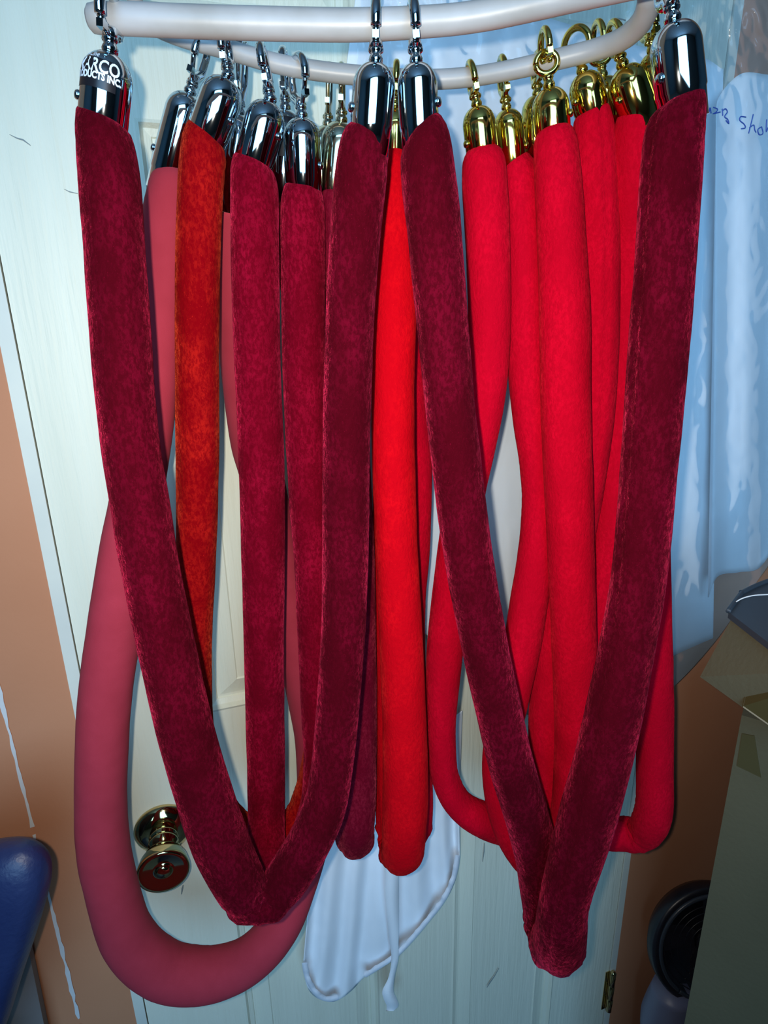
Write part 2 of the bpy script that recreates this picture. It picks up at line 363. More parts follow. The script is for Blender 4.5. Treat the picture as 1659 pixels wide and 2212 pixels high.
# ------------------------------------------------------------------ ropes
def endfit(root, m, hook, top, bot, wd, h, screw=-1, screwf=.3, sticker=None, plane=0.0, ring=False, tex_=None):
    H, Tp, B = pix(*hook, h), pix(*top, h), pix(*bot, h)
    r = wd/2*depth((Tp+B)/2)/FPX; ax = (Tp-B).normalized(); Lc = (Tp-B).length
    cap = None
    prof = [(-.014, r*.93), (-.001, r*.96), (0, r), (Lc-r*1.05, r)]
    for k in range(1, 13):
        t = k/12*math.radians(78); prof.append((Lc-r*1.05+r*1.0*math.sin(t), r*(.16+.84*math.cos(t))))
    prof.append((Lc, r*.26)); prof.append((Lc+.0006, r*.0))
    cap = obj('end_cap', lathe(B, ax, prof, 56), m, root, label={'chrome': 'polished chrome bell cap', 'gold': 'polished gold bell cap', 'nickel': 'pale brass bell cap'}[m])
    LOC[cap.name] = LOC[cap.name]
    sx = (Rt*screw*.95-Fw*.35); sx = (sx-ax*sx.dot(ax)).normalized()
    obj('screw', lathe(B+ax*(Lc*screwf)+sx*(r*.96), sx, [(0, .0024), (.0012, .0026), (.0022, .0020), (.0026, .0008), (.0026, .0001)], 14), m, cap)
    # snap hook
    hd = (H-Tp); Lh = hd.length; hd = hd.normalized()
    vw = (Hf-hd*Hf.dot(hd)).normalized(); sd = hd.cross(vw)
    cx = (vw*math.cos(plane)+sd*math.sin(plane)); cy = hd.cross(cx)          # cx in the hook's plane, cy its normal
    hk = empty('snap_hook', Tp, parent=root)
    obj('swivel_collar', lathe(Tp-hd*.001, hd, [(0, r*.30), (.002, r*.34), (.0035, r*.30), (.004, r*.26), (.0055, r*.26), (.006, r*.30), (.0075, r*.28), (.008, r*.1)], 20), m, hk)
    R = .0118 if m == 'chrome' else .0104; b0 = .006; wr = .0027 if m == 'chrome' else .0022
    z1 = max(Lh-R-wr, .015)
    if ring:
        zc = .014
        obj('eye_ring', tube([(*(Tp+hd*(zc+.0062*math.sin(a))+sd*(.0072*math.cos(a))), .0021) for a in [k*math.pi/8 for k in range(17)]], 10, .0015), m, hk)
        b0 = .016; R = min(R, .0105); z1 = max(Lh-R-wr, .022)
    pts = [Tp+hd*b0, Tp+hd*(b0+.003)+cx*.002, Tp+hd*(b0*.5+z1*.5)+cx*R*.85, Tp+hd*z1+cx*R]
    for k in range(1, 9):
        t = k/8*math.pi*1.08; pts.append(Tp+hd*(z1+R*math.sin(t))+cx*(R*math.cos(t)))
    tip = pts[-1]
    obj('hook_body', tube([(*p, wr*(1.45-.45*min(i/3, 1)) if i < 4 else wr) for i, p in enumerate(pts)], 14, .0016), m, hk)
    g0 = Tp+hd*(b0+.0005)-cx*.0015
    gt = obj('gate', ptube([g0, g0*.6+tip*.4-cx*.001, tip-hd*.0005], .0017, 10, .002), m, hk)
    mid = g0*.65+tip*.35
    obj('thumb_lever', frame(mid-cx*.0042, cx, cy, hd, .006, .0034, .0036), m, hk, False)
    for q in (-1, 1):
        obj('rivet', lathe(Tp+hd*(b0-.0005)+cy*q*.001, cy*q, [(0, .0018), (.0022, .0018), (.003, .001), (.0031, .0001)], 10), m, hk)
    if sticker:
        a0, a1, z0f, z1f = sticker; rs = r*1.012
        u = -Fw; u = (u-ax*u.dot(ax)).normalized(); v = ax.cross(u)      # v: to the right in the image
        if v.dot(Rt) < 0: v = -v
        def cyl(a, z, rr_=rs):
            zz = z*Lc; zd = Lc-r*1.05
            k = 1.0
            if zz > zd: k = math.sqrt(max(1-((zz-zd)/(r*1.05))**2, .05))
            return B+ax*zz+(u*math.cos(a)+v*math.sin(a))*rr_*k
        V = []; Fc = []; na, nz = 28, 10
        for j in range(nz+1):
            for i in range(na+1):
                V.append(cyl(a0+(a1-a0)*i/na, z0f+(z1f-z0f)*j/nz))
        for j in range(nz):
            for i in range(na): q = j*(na+1)+i; Fc.append((q, q+1, q+na+2, q+na+1))
        st = obj('sticker', (V, Fc), 'black', cap, label='black printed sticker')
        if tex_:
            VV = []; FF = []
            for txt, ac, zc_, size, fat, sqz in tex_:
                cu = bpy.data.curves.new('t', 'FONT'); cu.body = txt; cu.size = size; cu.align_x = 'CENTER'; cu.offset = fat; cu.resolution_u = 3
                to = bpy.data.objects.new('t', cu); S.collection.objects.link(to)
                me = bpy.data.meshes.new_from_object(to); 
                n = len(VV)
                # fine enough already: map straight on the cylinder
                for vt in me.vertices: VV.append(cyl(ac+vt.co.x*sqz/rs, zc_+vt.co.y/Lc, rs*1.012))
                FF += [tuple(i+n for i in p.vertices) for p in me.polygons]
                bpy.data.objects.remove(to); bpy.data.curves.remove(cu); bpy.data.meshes.remove(me)
            obj('lettering', (VV, FF), 'print', root, False, label='white lettering on the sticker')
def rope(label, m, path, ends, group, wr=1.0, seam=None, slant=(0, 0), seed=0, seg=44):
    PATHS.append((label, resample([P4(*q) for q in path], .008)[0]))
    root = empty('stanchion_rope', pix(*ends[0]['top'], ends[0]['h']), label, 'rope', group)
    obj('rope_sleeve', tube([P4(*q) for q in path], seg, .0035, wr, True, seam, slant, seed), m, root)
    for k in ends: endfit(root, **k)
    return root
def E(m, hook, top, bot, wd, h, **k): return dict(m=m, hook=hook, top=top, bot=bot, wd=wd, h=h, **k)
PATHS = []
GF = 'stanchion ropes hanging on the white rack'
# A front left
rope('dark maroon velvet rope with chrome caps, front left, looping over all the others there', 'maroon', [
 (222, 250, 104, .375), (227, 285, 116, .374), (238, 400, 127, .370), (251, 581, 125, .366), (264, 762, 124, .364), (280, 942, 122, .363), (308, 1123, 121, .363), (320, 1200, 120, .363), (357, 1381, 117, .364), (398, 1562, 119, .364), (438, 1706, 119, .364), (474, 1815, 120, .364), (511, 1895, 112, .366), (545, 1941, 104, .369), (592, 1928, 100, .373), (642, 1862, 98, .376), (690, 1772, 96, .38), (713, 1687, 92, .385), (729, 1543, 92, .39), (741, 1362, 96, .395), (746, 1181, 101, .397), (748, 1000, 102, .397), (752, 843, 103, .395), (757, 662, 106, .393), (768, 500, 110, .39), (777, 400, 114, .388), (788, 310, 106, .386), (798, 272, 92, .385)],
 [E('chrome', (236, -14), (238, 112), (222, 268), 103, .375, screw=-1, screwf=.28, sticker=(-1.25, .85, .40, .96),
    tex_=[('MARCO', .0, .615, .0086, .0002, .80), ('PRODUCTS INC.', .0, .515, .0044, .0002, .82), ('A-Line', -.35, .82, .0038, 0, 1)]),
  E('chrome', (812, -2), (812, 134), (801, 276), 92, .385, screw=-1, screwf=.25)], GF, 1.0, 1.9, (.0065, -.001), 1)
# G front right
rope('dark maroon velvet rope with chrome caps, front right, crossing itself into a point', 'maroon', [
 (907, 270, 92, .385), (916, 310, 112, .385), (926, 400, 119, .385), (937, 500, 118, .385), (952, 662, 113, .385), (969, 843, 109, .386), (986, 1000, 108, .388), (1008, 1181, 106, .39), (1040, 1362, 101, .393), (1079, 1543, 98, .396), (1104, 1652, 98, .398), (1136, 1760, 97, .402), (1162, 1860, 97, .406), (1184, 1960, 108, .409), (1197, 2020, 118, .402), (1206, 2036, 114, .378), (1212, 2000, 108, .362), (1219, 1940, 104, .357), (1243, 1853, 112, .357), (1270, 1757, 119, .357), (1304, 1634, 117, .357), (1331, 1515, 116, .357), (1358, 1371, 114, .358), (1381, 1225, 114, .358), (1402, 1000, 118, .360), (1421, 758, 124, .362), (1434, 589, 123, .364), (1446, 419, 126, .365), (1455, 290, 124, .366), (1466, 205, 106, .366)],
 [E('chrome', (890, -2), (899, 134), (906, 278), 86, .385, screw=1, screwf=.35),
  E('chrome', (1444, -62), (1453, 45), (1471, 200), 104, .366, screw=-1, screwf=.25)], GF, 1.0, 2.2, (-.0045, -.007), 2)
# B matte
rope('matte rose-red rope without pile, widest bottom loop at lower left', 'matte', [
 (364, 372, 82, .485), (371, 405, 96, .483), (360, 480, 103, .480), (346, 650, 106, .475), (329, 852, 106, .468), (306, 1015, 106, .463), (289, 1100, 106, .46), (270, 1200, 107, .456), (244, 1381, 109, .45), (228, 1507, 108, .447), (220, 1634, 107, .445), (218, 1743, 104, .445), (222, 1815, 106, .445), (234, 1887, 107, .446), (276, 2022, 109, .448), (348, 2091, 110, .45), (428, 2107, 107, .453), (506, 2090, 98, .457), (566, 2050, 92, .461), (612, 1988, 88, .472), (643, 1905, 87, .492), (668, 1815, 86, .522), (684, 1720, 86, .55), (680, 1600, 86, .56), (663, 1500, 86, .56), (638, 1380, 88, .56), (605, 1225, 90, .56), (568, 1040, 92, .557), (543, 942, 93, .55), (525, 776, 96, .537), (512, 600, 98, .522), (503, 460, 88, .507), (501, 420, 76, .502)],
 [E('chrome', (447, 70), (410, 200), (364, 372), 80, .485, screw=-1, screwf=.2),
  E('chrome', (524, 76), (517, 245), (501, 420), 78, .502)], GF, .12, None, (.003, .003), 3)
# C orange-red
rope('orange-red velvet rope with chrome cap, straight beside the matte rope', 'rust', [
 (448, 284, 88, .462), (442, 320, 97, .461), (434, 400, 97, .460), (427, 581, 93, .460), (426, 762, 92, .461), (427, 942, 91, .463), (425, 1123, 86, .466), (422, 1250, 82, .468), (417, 1381, 82, .47), (418, 1525, 80, .473), (430, 1640, 78, .476), (458, 1722, 77, .48), (508, 1785, 76, .484), (568, 1812, 75, .488), (622, 1796, 75, .497), (662, 1740, 75, .512), (690, 1640, 74, .517), (706, 1500, 74, .515), (712, 1300, 76, .522), (704, 1000, 78, .525), (676, 800, 82, .522), (640, 560, 86, .515), (620, 440, 80, .508), (614, 405, 74, .506)],
 [E('chrome', (484, 76), (493, 168), (450, 288), 88, .462, screw=1, screwf=.35),
  E('chrome', (612, 100), (616, 235), (613, 405), 78, .506, sticker=(-.9, .8, .35, .9), tex_=[('MARCO', -.1, .6, .008, .0005, .8)])], GF, 1.0, 2.9, (.0055, 0), 4)
# D-E crimson
rope('deep crimson velvet rope with chrome caps, narrow loop hanging left of the front rope', 'crimson', [
 (548, 345, 88, .466), (549, 375, 98, .465), (551, 436, 104, .464), (552, 581, 102, .463), (556, 762, 99, .464), (563, 942, 98, .466), (568, 1123, 94, .469), (570, 1381, 87, .474), (573, 1562, 82, .478), (576, 1743, 80, .468), (578, 1815, 78, .455), (590, 1870, 74, .45), (618, 1868, 72, .46), (655, 1820, 72, .47), (685, 1740, 74, .476), (694, 1640, 75, .478), (690, 1540, 77, .48), (684, 1381, 81, .482), (677, 1200, 85, .484), (671, 1123, 87, .484), (662, 942, 91, .482), (656, 762, 93, .48), (655, 581, 95, .479), (654, 460, 94, .479), (655, 398, 84, .479)],
 [E('chrome', (562, 88), (584, 218), (549, 348), 86, .466, screw=1, screwf=.5),
  E('chrome', (640, 112), (652, 252), (656, 396), 82, .479, screw=1, screwf=.25, plane=.5)], GF, 1.0, 2.6, (.0055, .001), 5)
# F dusty
rope('dusty maroon velvet rope with pale brass caps, bottom showing beside the scarlet one', 'dusty', [
 (722, 405, 74, .50), (724, 440, 80, .50), (734, 600, 80, .50), (748, 800, 80, .50), (760, 1000, 80, .50), (769, 1200, 80, .50), (773, 1400, 80, .50), (774, 1600, 80, .495), (771, 1720, 82, .49), (767, 1785, 84, .487), (767, 1812, 80, .50), (769, 1780, 74, .525), (770, 1700, 72, .54), (766, 1400, 70, .545), (755, 1000, 72, .545), (735, 700, 74, .545), (712, 480, 72, .54), (706, 405, 66, .54)],
 [E('nickel', (738, 134), (738, 262), (722, 405), 78, .50, screw=-1, screwf=.25),
  E('nickel', (712, 134), (708, 270), (706, 405), 68, .54, screw=-1, screwf=.1)], GF, 1.0, 1.0, (0, 0), 6)
# H bright red centre
rope('bright red velvet rope hanging straight in the centre, only its wedge showing at the top', 'redb', [
 (850, 335, 66, .475), (851, 365, 82, .472), (852, 500, 92, .468), (852, 662, 96, .466), (849, 843, 94, .464), (850, 1000, 93, .464), (856, 1181, 91, .464), (866, 1362, 94, .464), (873, 1543, 96, .464), (875, 1700, 98, .464), (873, 1790, 96, .466), (868, 1838, 92, .478), (858, 1815, 86, .503), (852, 1740, 82, .515), (849, 1600, 80, .522), (846, 1400, 76, .525), (843, 1181, 76, .527), (845, 1000, 78, .527), (848, 700, 78, .525), (850, 480, 76, .522), (850, 380, 66, .52)],
 [E('gold', (856, 146), (853, 232), (850, 338), 70, .475, screw=1, screwf=.3),
  E('gold', (842, 150), (848, 250), (850, 380), 64, .52)], GF, 1.0, 1.45, (0, 0), 7)
rope('red velvet rope half hidden between the central rope and the front right one', 'red', [
 (882, 345, 66, .495), (880, 400, 76, .507), (876, 640, 76, .549), (880, 843, 76, .551), (894, 1000, 76, .55), (896, 1065, 75, .55), (891, 1181, 75, .55), (883, 1300, 74, .55), (882, 1400, 74, .55), (888, 1560, 74, .55), (897, 1690, 74, .547), (899, 1755, 72, .545), (897, 1788, 70, .553), (892, 1750, 60, .568), (886, 1600, 54, .585), (878, 1300, 54, .586), (872, 1000, 56, .586), (872, 700, 58, .58), (876, 470, 62, .56), (878, 380, 60, .542)],
 [E('gold', (880, 148), (882, 240), (882, 348), 68, .495, screw=-1), E('gold', (868, 152), (874, 262), (878, 380), 62, .54)], GF, 1.0, 1.2, (0, 0), 8)
# J
rope('scarlet velvet rope from the leftmost gold cap, widest loop at right', 'red', [
 (1040, 320, 80, .483), (1045, 350, 93, .483), (1047, 410, 97, .483), (1052, 500, 96, .484), (1057, 662, 92, .486), (1053, 788, 90, .488), (1043, 880, 88, .491), (1028, 960, 86, .494), (1010, 1045, 85, .497), (993, 1140, 83, .50), (979, 1240, 81, .502), (966, 1350, 79, .504), (959, 1434, 77, .505), (954, 1543, 64, .506), (955, 1615, 60, .507), (962, 1680, 61, .508), (990, 1735, 64, .509), (1038, 1768, 74, .512), (1100, 1788, 76, .54), (1190, 1797, 72, .56), (1280, 1799, 70, .565), (1340, 1800, 70, .56), (1385, 1798, 74, .55), (1411, 1755, 78, .535), (1414, 1650, 76, .535), (1415, 1569, 76, .535), (1412, 1454, 78, .532), (1406, 1300, 82, .53), (1402, 1100, 84, .53), (1403, 800, 86, .526), (1410, 500, 84, .513), (1418, 290, 74, .488), (1421, 215, 64, .47)],
 [E('gold', (1012, 132), (1030, 228), (1041, 322), 70, .483, screw=-1, screwf=.15),
  E('gold', (1398, 25), (1408, 112), (1420, 218), 62, .47)], GF, 1.0, 1.75, (.001, 0), 9)
# K/P
rope('scarlet velvet rope from the small second gold cap, bowing left behind the maroon rope', 'red', [
 (1106, 342, 64, .50), (1116, 365, 80, .50), (1128, 420, 86, .50), (1134, 500, 89, .50), (1137, 662, 90, .50), (1140, 788, 86, .50), (1150, 900, 84, .499), (1163, 1000, 82, .498), (1167, 1080, 80, .497), (1158, 1200, 80, .495), (1142, 1300, 80, .493), (1126, 1400, 79, .49), (1107, 1490, 78, .486), (1088, 1580, 78, .482), (1080, 1670, 77, .478), (1092, 1750, 77, .475), (1116, 1815, 77, .473), (1152, 1862, 78, .475), (1190, 1872, 76, .488), (1226, 1815, 76, .512), (1246, 1700, 78, .52), (1262, 1550, 78, .515), (1285, 1400, 79, .517), (1308, 1250, 81, .517), (1324, 1100, 83, .514), (1338, 928, 86, .516), (1350, 758, 88, .510), (1360, 589, 90, .498), (1366, 419, 92, .482), (1370, 290, 90, .474), (1375, 228, 80, .47)],
 [E('gold', (1081, 118), (1094, 235), (1106, 345), 64, .50, screw=1, screwf=.2),
  E('gold', (1322, 56), (1345, 142), (1375, 230), 80, .47, screw=-1, screwf=.3)], GF, 1.0, 2.0, (0, -.003), 10)
# L/N
rope('scarlet velvet rope from the gold cap with the eye ring, brightest at right of centre', 'red', [
 (1193, 282, 82, .472), (1199, 312, 93, .470), (1206, 400, 99, .468), (1212, 500, 101, .467), (1219, 662, 106, .465), (1221, 843, 105, .464), (1225, 1000, 103, .463), (1232, 1181, 98, .463), (1239, 1362, 95, .463), (1243, 1500, 92, .464), (1243, 1600, 90, .465), (1236, 1730, 86, .468), (1222, 1805, 82, .472), (1204, 1800, 80, .485), (1192, 1730, 80, .495), (1183, 1600, 82, .50), (1188, 1480, 82, .502), (1203, 1362, 84, .503), (1228, 1230, 84, .504), (1252, 1100, 86, .503), (1270, 985, 88, .50), (1282, 870, 90, .497), (1289, 720, 93, .492), (1290, 589, 95, .488), (1288, 419, 94, .484), (1283, 310, 92, .481), (1277, 234, 78, .48)],
 [E('gold', (1176, 90), (1186, 188), (1193, 284), 78, .472, screw=1, screwf=.3, ring=True),
  E('gold', (1240, 78), (1258, 155), (1277, 236), 74, .48, screw=-1, plane=.6)], GF, 1.0, 2.35, (.001, -.002), 11)
rope('deep red velvet rope mostly hidden, a dark strip between two scarlet ropes', 'red', [
 (1156, 300, 60, .515), (1157, 340, 74, .52), (1158, 500, 80, .525), (1160, 800, 78, .535), (1168, 1100, 76, .54), (1190, 1300, 76, .545), (1200, 1480, 74, .545), (1204, 1600, 70, .555), (1222, 1670, 70, .562), (1248, 1650, 70, .565), (1262, 1560, 72, .56), (1272, 1400, 74, .555), (1290, 1100, 76, .55), (1312, 800, 80, .54), (1322, 500, 80, .52), (1322, 330, 74, .505), (1316, 250, 64, .50)],
 [E('gold', (1160, 108), (1160, 205), (1156, 303), 62, .515, screw=-1),
  E('gold', (1294, 98), (1302, 165), (1316, 252), 66, .50, ring=True)], GF, 1.0, 2.0, (0, 0), 12)

# ------------------------------------------------------------------ cloth and plastic
def sheet(cols, off, nu, nv, fold, cr, seed, sag=None):
    V = []; Fc = []
    for i in range(nu+1):
        t = i/nu*(len(cols)-1); c = crom(cols, min(t, len(cols)-1-1e-9)); u = i/nu
        for j in range(nv+1):
            v = j/nv; x = c[0]+(c[2]-c[0])*v; y = c[1]+(c[3]-c[1])*v
            f = fold*(.3+.7*v)*math.sin(u*len(cols)*3.1+1.7*noise.noise(Vector((u*3, v*1.5, seed)))+seed)
            f += fold*.6*noise.noise(Vector((x*.02, y*.0035, seed+4)))
            q = noise.noise(Vector((x*.012, y*.007, seed+9))); q2 = noise.noise(Vector((x*.035, y*.02, seed+19)))
            f += cr*(1.0 if cr < .002 else max(.4, min(2.6, 2.8-y/130)))*(abs(q)*2+abs(q2)*1.0-.5)
            o = off+f
            V.append(wpt(x, y, max(o, .012)))
    for i in range(nu):
        for j in range(nv): a = i*(nv+1)+j; Fc.append((a, a+1, a+nv+2, a+nv+1))
    return V, Fc
def solid(o, t=.0012):
    md = o.modifiers.new('thickness', 'SOLIDIFY'); md.thickness = t; md.offset = 0; return o
robe = empty('white_garment', wpt(1300, 700, .05), 'white garment in a clear plastic bag hanging on the door behind the ropes', 'garment')
G1 = [(775, -60, 612, 1180), (900, -60, 780, 1270), (1050, 0, 920, 1370), (1180, 38, 1040, 1460), (1300, 75, 1160, 1550), (1400, 105, 1300, 1490), (1510, 122, 1450, 1418), (1562, 150, 1540, 1378)]
solid(obj('body', sheet(G1, .034, 180, 90, .010, .0012, 2), 'cloth', robe))
G2 = [(1548, 262, 1530, 1290), (1553, 210, 1550, 1245), (1600, 160, 1595, 1236), (1660, 162, 1642, 1224), (1740, 172, 1690, 1150)]
solid(obj('sleeve', sheet(G2, .050, 70, 80, .006, .0015, 5), 'cloth', robe))
def band(pts, off, wd, m, name, parent, th=.0015):
    P = [wpt(x, y, off) for x, y in pts]; V = []; Fc = []
    Q, L = resample([tuple(p) for p in P], .004)
    for i, q in enumerate(Q):
        p = Vector(q[:3]); t = (Vector(Q[min(i+1, len(Q)-1)][:3])-Vector(Q[max(i-1, 0)][:3])).normalized(); s = t.cross(Vector((0, 1, 0))).normalized()
        V += [p+s*wd/2, p-s*wd/2, p-s*wd/2+Vector((0, th, 0)), p+s*wd/2+Vector((0, th, 0))]
    for i in range(len(Q)-1):
        a = i*4; b = a+4
        for k in range(4): l = (k+1) % 4; Fc.append((a+k, b+k, b+l, a+l))
    return obj(name, (V, Fc), m, parent)
bag = empty('garment_bag', wpt(1400, 700, .09), 'crumpled clear plastic bag with blue handwriting over the white garment', 'bag')
B1 = [(785, -90, 700, 1150), (900, -90, 820, 1280), (1050, -90, 960, 1400), (1180, -90, 1080, 1500), (1300, -90, 1200, 1580), (1400, -90, 1340, 1570), (1500, -90, 1452, 1486), (1580, -90, 1545, 1385), (1660, -90, 1625, 1270), (1760, -90, 1690, 1180)]
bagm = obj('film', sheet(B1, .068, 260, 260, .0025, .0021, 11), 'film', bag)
def bagpt(x, y): return wpt(x, y, .082)
def ink(strokes):
    vf = []
    for st in strokes: vf.append(tube([(*bagpt(x, y), .0006) for x, y in st], 6, .0012))
    return join(*vf)
for st in [
 [(1521, 231), (1522, 242), (1527, 248), (1532, 240), (1534, 232), (1536, 245)],
 [(1541, 232), (1550, 236), (1546, 243), (1540, 246), (1556, 242)],
 [(1560, 235), (1561, 250)], [(1560, 240), (1567, 235), (1571, 242), (1565, 252), (1572, 258), (1574, 267), (1568, 260)],
 [(1611, 253), (1600, 252), (1598, 260), (1607, 268), (1610, 276), (1601, 278)],
 [(1627, 247), (1622, 268), (1617, 288)], [(1619, 276), (1628, 270), (1630, 280), (1633, 286)],
 [(1645, 274), (1637, 280), (1640, 291), (1648, 288), (1645, 274)], [(1656, 258), (1655, 284), (1659, 276), (1664, 272)],
 [(1347, 101), (1351, 106)], [(1395, 224), (1406, 222), (1412, 219)]]:
    obj('handwriting_stroke', ink([st]), 'ink', bag, label='blue handwriting stroke')
for st in [[(1327, 48), (1330, 40), (1345, 42), (1351, 44)], [(1336, 42), (1341, 50), (1350, 60)]]:
    obj('pen_stroke', ink([st]), 'scuff', bag, label='dark pen stroke')
obj('drawstring', tube([(*pix(x, y, .50), .0006) for x, y in [(1590, 1300), (1605, 1292), (1630, 1286), (1662, 1284), (1700, 1280)]], 6, .002), 'string', bag, label='twisted white cord')
# apron below
ap = empty('white_apron', wpt(830, 2000, .03), 'white cotton apron with a hanging tie, below the central ropes on the door', 'apron')
A1 = [(700, 1560, 655, 2085), (722, 1560, 664, 2132), (745, 1560, 690, 2158), (770, 1560, 725, 2162), (800, 1560, 758, 2140), (830, 1560, 790, 2108), (858, 1560, 850, 2072), (885, 1560, 885, 2040), (915, 1560, 925, 1992), (945, 1560, 962, 1945), (970, 1555, 985, 1895), (985, 1545, 993, 1845), (998, 1535, 990, 1790)]
solid(obj('body', sheet(A1, .026, 90, 90, .006, .003, 8), 'cloth', ap))
def hemsheet(pts, wpx, off, seed):
    V = []; Fc = []; Q, L = resample([(x, y, 0) for x, y in pts], 6)
    for i, q in enumerate(Q):
        t = (Vector(Q[min(i+1, len(Q)-1)])-Vector(Q[max(i-1, 0)])).normalized(); n = Vector((t.y, -t.x, 0))
        wv = wpx*(1+.3*noise.noise(Vector((i*.5, seed, 0)))); o = off+.002*noise.noise(Vector((i*.35, seed, 5)))
        for k, oo in ((0, 0), (1, .002), (1, 0.0), (0, -.002)):
            V.append(wpt(q[0]+n.x*wv*k, q[1]+n.y*wv*k, o+oo))
    for i in range(len(Q)-1):
        a = i*4; b = a+4
        for k in range(4): l = (k+1) % 4; Fc.append((a+k, b+k, b+l, a+l))
    return V, Fc
obj('hem', hemsheet([(790, 2112), (850, 2074), (885, 2041), (925, 1994), (962, 1946), (985, 1896), (994, 1848)], 11, .041, 1), 'hem', ap, label='stitched hem')
obj('ruffle', hemsheet([(652, 2080), (656, 2105), (668, 2134), (690, 2158), (712, 2164), (732, 2160)], 12, .036, 2), 'hem', ap, label='gathered edge')
def strap(pts, off, name, parent):
    V = []; Fc = []; Q, L = resample([(*p, 0) if len(p) == 3 else p for p in pts], 6)
    for i, q in enumerate(Q):
        x, y, wv = q[:3]; tw = .004*math.sin(i*.2)
        for k, oo in ((-1, tw), (1, -tw), (1, -tw-.0015), (-1, tw-.0015)): V.append(wpt(x+k*wv/2, y, off+oo))
    for i in range(len(Q)-1):
        a = i*4; b = a+4
        for k in range(4): l = (k+1) % 4; Fc.append((a+k, b+k, b+l, a+l))
    Fc += [(0, 1, 2, 3)[::-1], tuple(len(V)-4+k for k in range(4))]
    return obj(name, (V, Fc), 'cloth', parent)
strap([(845, 1700, 26), (846, 1880, 30), (848, 1960, 27), (851, 2030, 20), (853, 2070, 15), (846, 2110, 13), (838, 2140, 24), (843, 2158, 28), (848, 2172, 26), (842, 2184, 16)], .046, 'tie', ap)

# ------------------------------------------------------------------ things at the edges
def pillow(outl, h, th, tilt=0):
    """rounded pad: outline in pixels at distance h, inflated to thickness th"""
    c = (sum(p[0] for p in outl)/len(outl), sum(p[1] for p in outl)/len(outl))
    Q, L = resample([(x, y, 0) for x, y in outl+[outl[0]]], 14); Q = Q[:-1]; n = len(Q)
    V = []; Fc = []
    prof = [(0, 1), (.5, .98), (.8, .86), (.93, .62), (.985, .3), (1, 0), (.985, -.3), (.93, -.62), (.8, -.86), (.5, -.98), (0, -1)]
    for k, (s, t) in enumerate(prof):
        for q in Q:
            x = c[0]+(q[0]-c[0])*s; y = c[1]+(q[1]-c[1])*s
            V.append(pix(x, y, h)-Hf*(t*th/2))
    for k in range(len(prof)-1):
        for i in range(n): j = (i+1) % n; Fc.append((k*n+i, k*n+j, (k+1)*n+j, (k+1)*n+i))
    return V, Fc
ch = empty('office_chair', Vector((pix(-120, 1900, .39).x, pix(-120, 1900, .39).y, 0)), 'navy blue padded chair back at the lower left corner of the photo', 'chair')
obj('backrest', pillow([(-330, 1905), (-200, 1852), (-60, 1832), (30, 1822), (74, 1834), (100, 1862), (106, 1900), (96, 1950), (72, 2030), (42, 2120), (10, 2220), (-40, 2330), (-150, 2400), (-300, 2300), (-380, 2050)], .39, .045), 'navy', ch)
cb = pix(-150, 2150, .415)
obj('back_post', tube([(cb.x, cb.y, cb.z, .014), (cb.x+.01, cb.y+.02, cb.z-.2, .014), (cb.x-.01, cb.y-.02, .40, .014)], 14, .02), 'darkplastic', ch)
sc = Vector((cb.x-.02, cb.y-.22, .44))
obj('seat', lathe(sc-Vector((0, 0, .04)), Vector((0, 0, 1)), [(0, .16), (.01, .2), (.04, .215), (.06, .2), (.068, .15), (.07, .01)], 32), 'navy', ch)
obj('gas_column', lathe(Vector((sc.x, sc.y, .08)), Vector((0, 0, 1)), [(0, .03), (.2, .03), (.2, .018), (.33, .018)], 20), 'darkplastic', ch)
for k in range(5):
    a = k*2*math.pi/5+.3; d = Vector((math.cos(a), math.sin(a), 0)); b_ = Vector((sc.x, sc.y, .09))
    lg = obj('leg', tube([(*(b_+d*.02), .02), (*(b_+d*.12-Vector((0, 0, .01))), .017), (*(b_+d*.2-Vector((0, 0, .035))), .012)], 10, .02), 'darkplastic', ch)
    cc = b_+d*.19; cc.z = .025; t_ = d.cross(Vector((0, 0, 1)))
    obj('caster', lathe(cc-t_*.012, t_, [(0, .02), (.003, .025), (.021, .025), (.024, .02)], 16), 'darkplastic', lg)
# grey board behind the chair
def prism(quad, hs, dirv, name, m, parent=None, **k):
    P = [pix(x, y, h) for (x, y), h in zip(quad, hs)]; n = len(P)
    V = P+[p+dirv for p in P]
    Fc = [tuple(range(n-1, -1, -1)), tuple(range(n, 2*n))]+[(i, (i+1) % n, n+(i+1) % n, n+i) for i in range(n)]
    return obj(name, (V, Fc), m, parent, False, **k)
gb0 = wpt(58, 2030, .02); 
X1 = gb0.x
gp = empty('board', (X1-.15, -.05, 0), 'grey-brown board standing against the orange wall behind the navy chair', 'board')
pb = [wpt(60, 2030, .022), wpt(79, 2212, .022)]
ztop = pb[0].z
V = []
for zz, xx in ((ztop, pb[0].x), (pb[1].z-.3, pb[1].x+(pb[1].x-pb[0].x)*1.2)):
    V += [(xx-.30, -.050, zz), (xx, -.026, zz), (xx, -.012, zz), (xx-.30, -.034, zz)]
lowz = V[4][2]; V[4:] = [(x, y, 0.0) for x, y, z in V[4:]]
obj('panel', (V, [(0, 1, 2, 3), (4, 7, 6, 5), (0, 4, 5, 1), (1, 5, 6, 2), (2, 6, 7, 3), (3, 7, 4, 0)]), 'grey', gp, False)
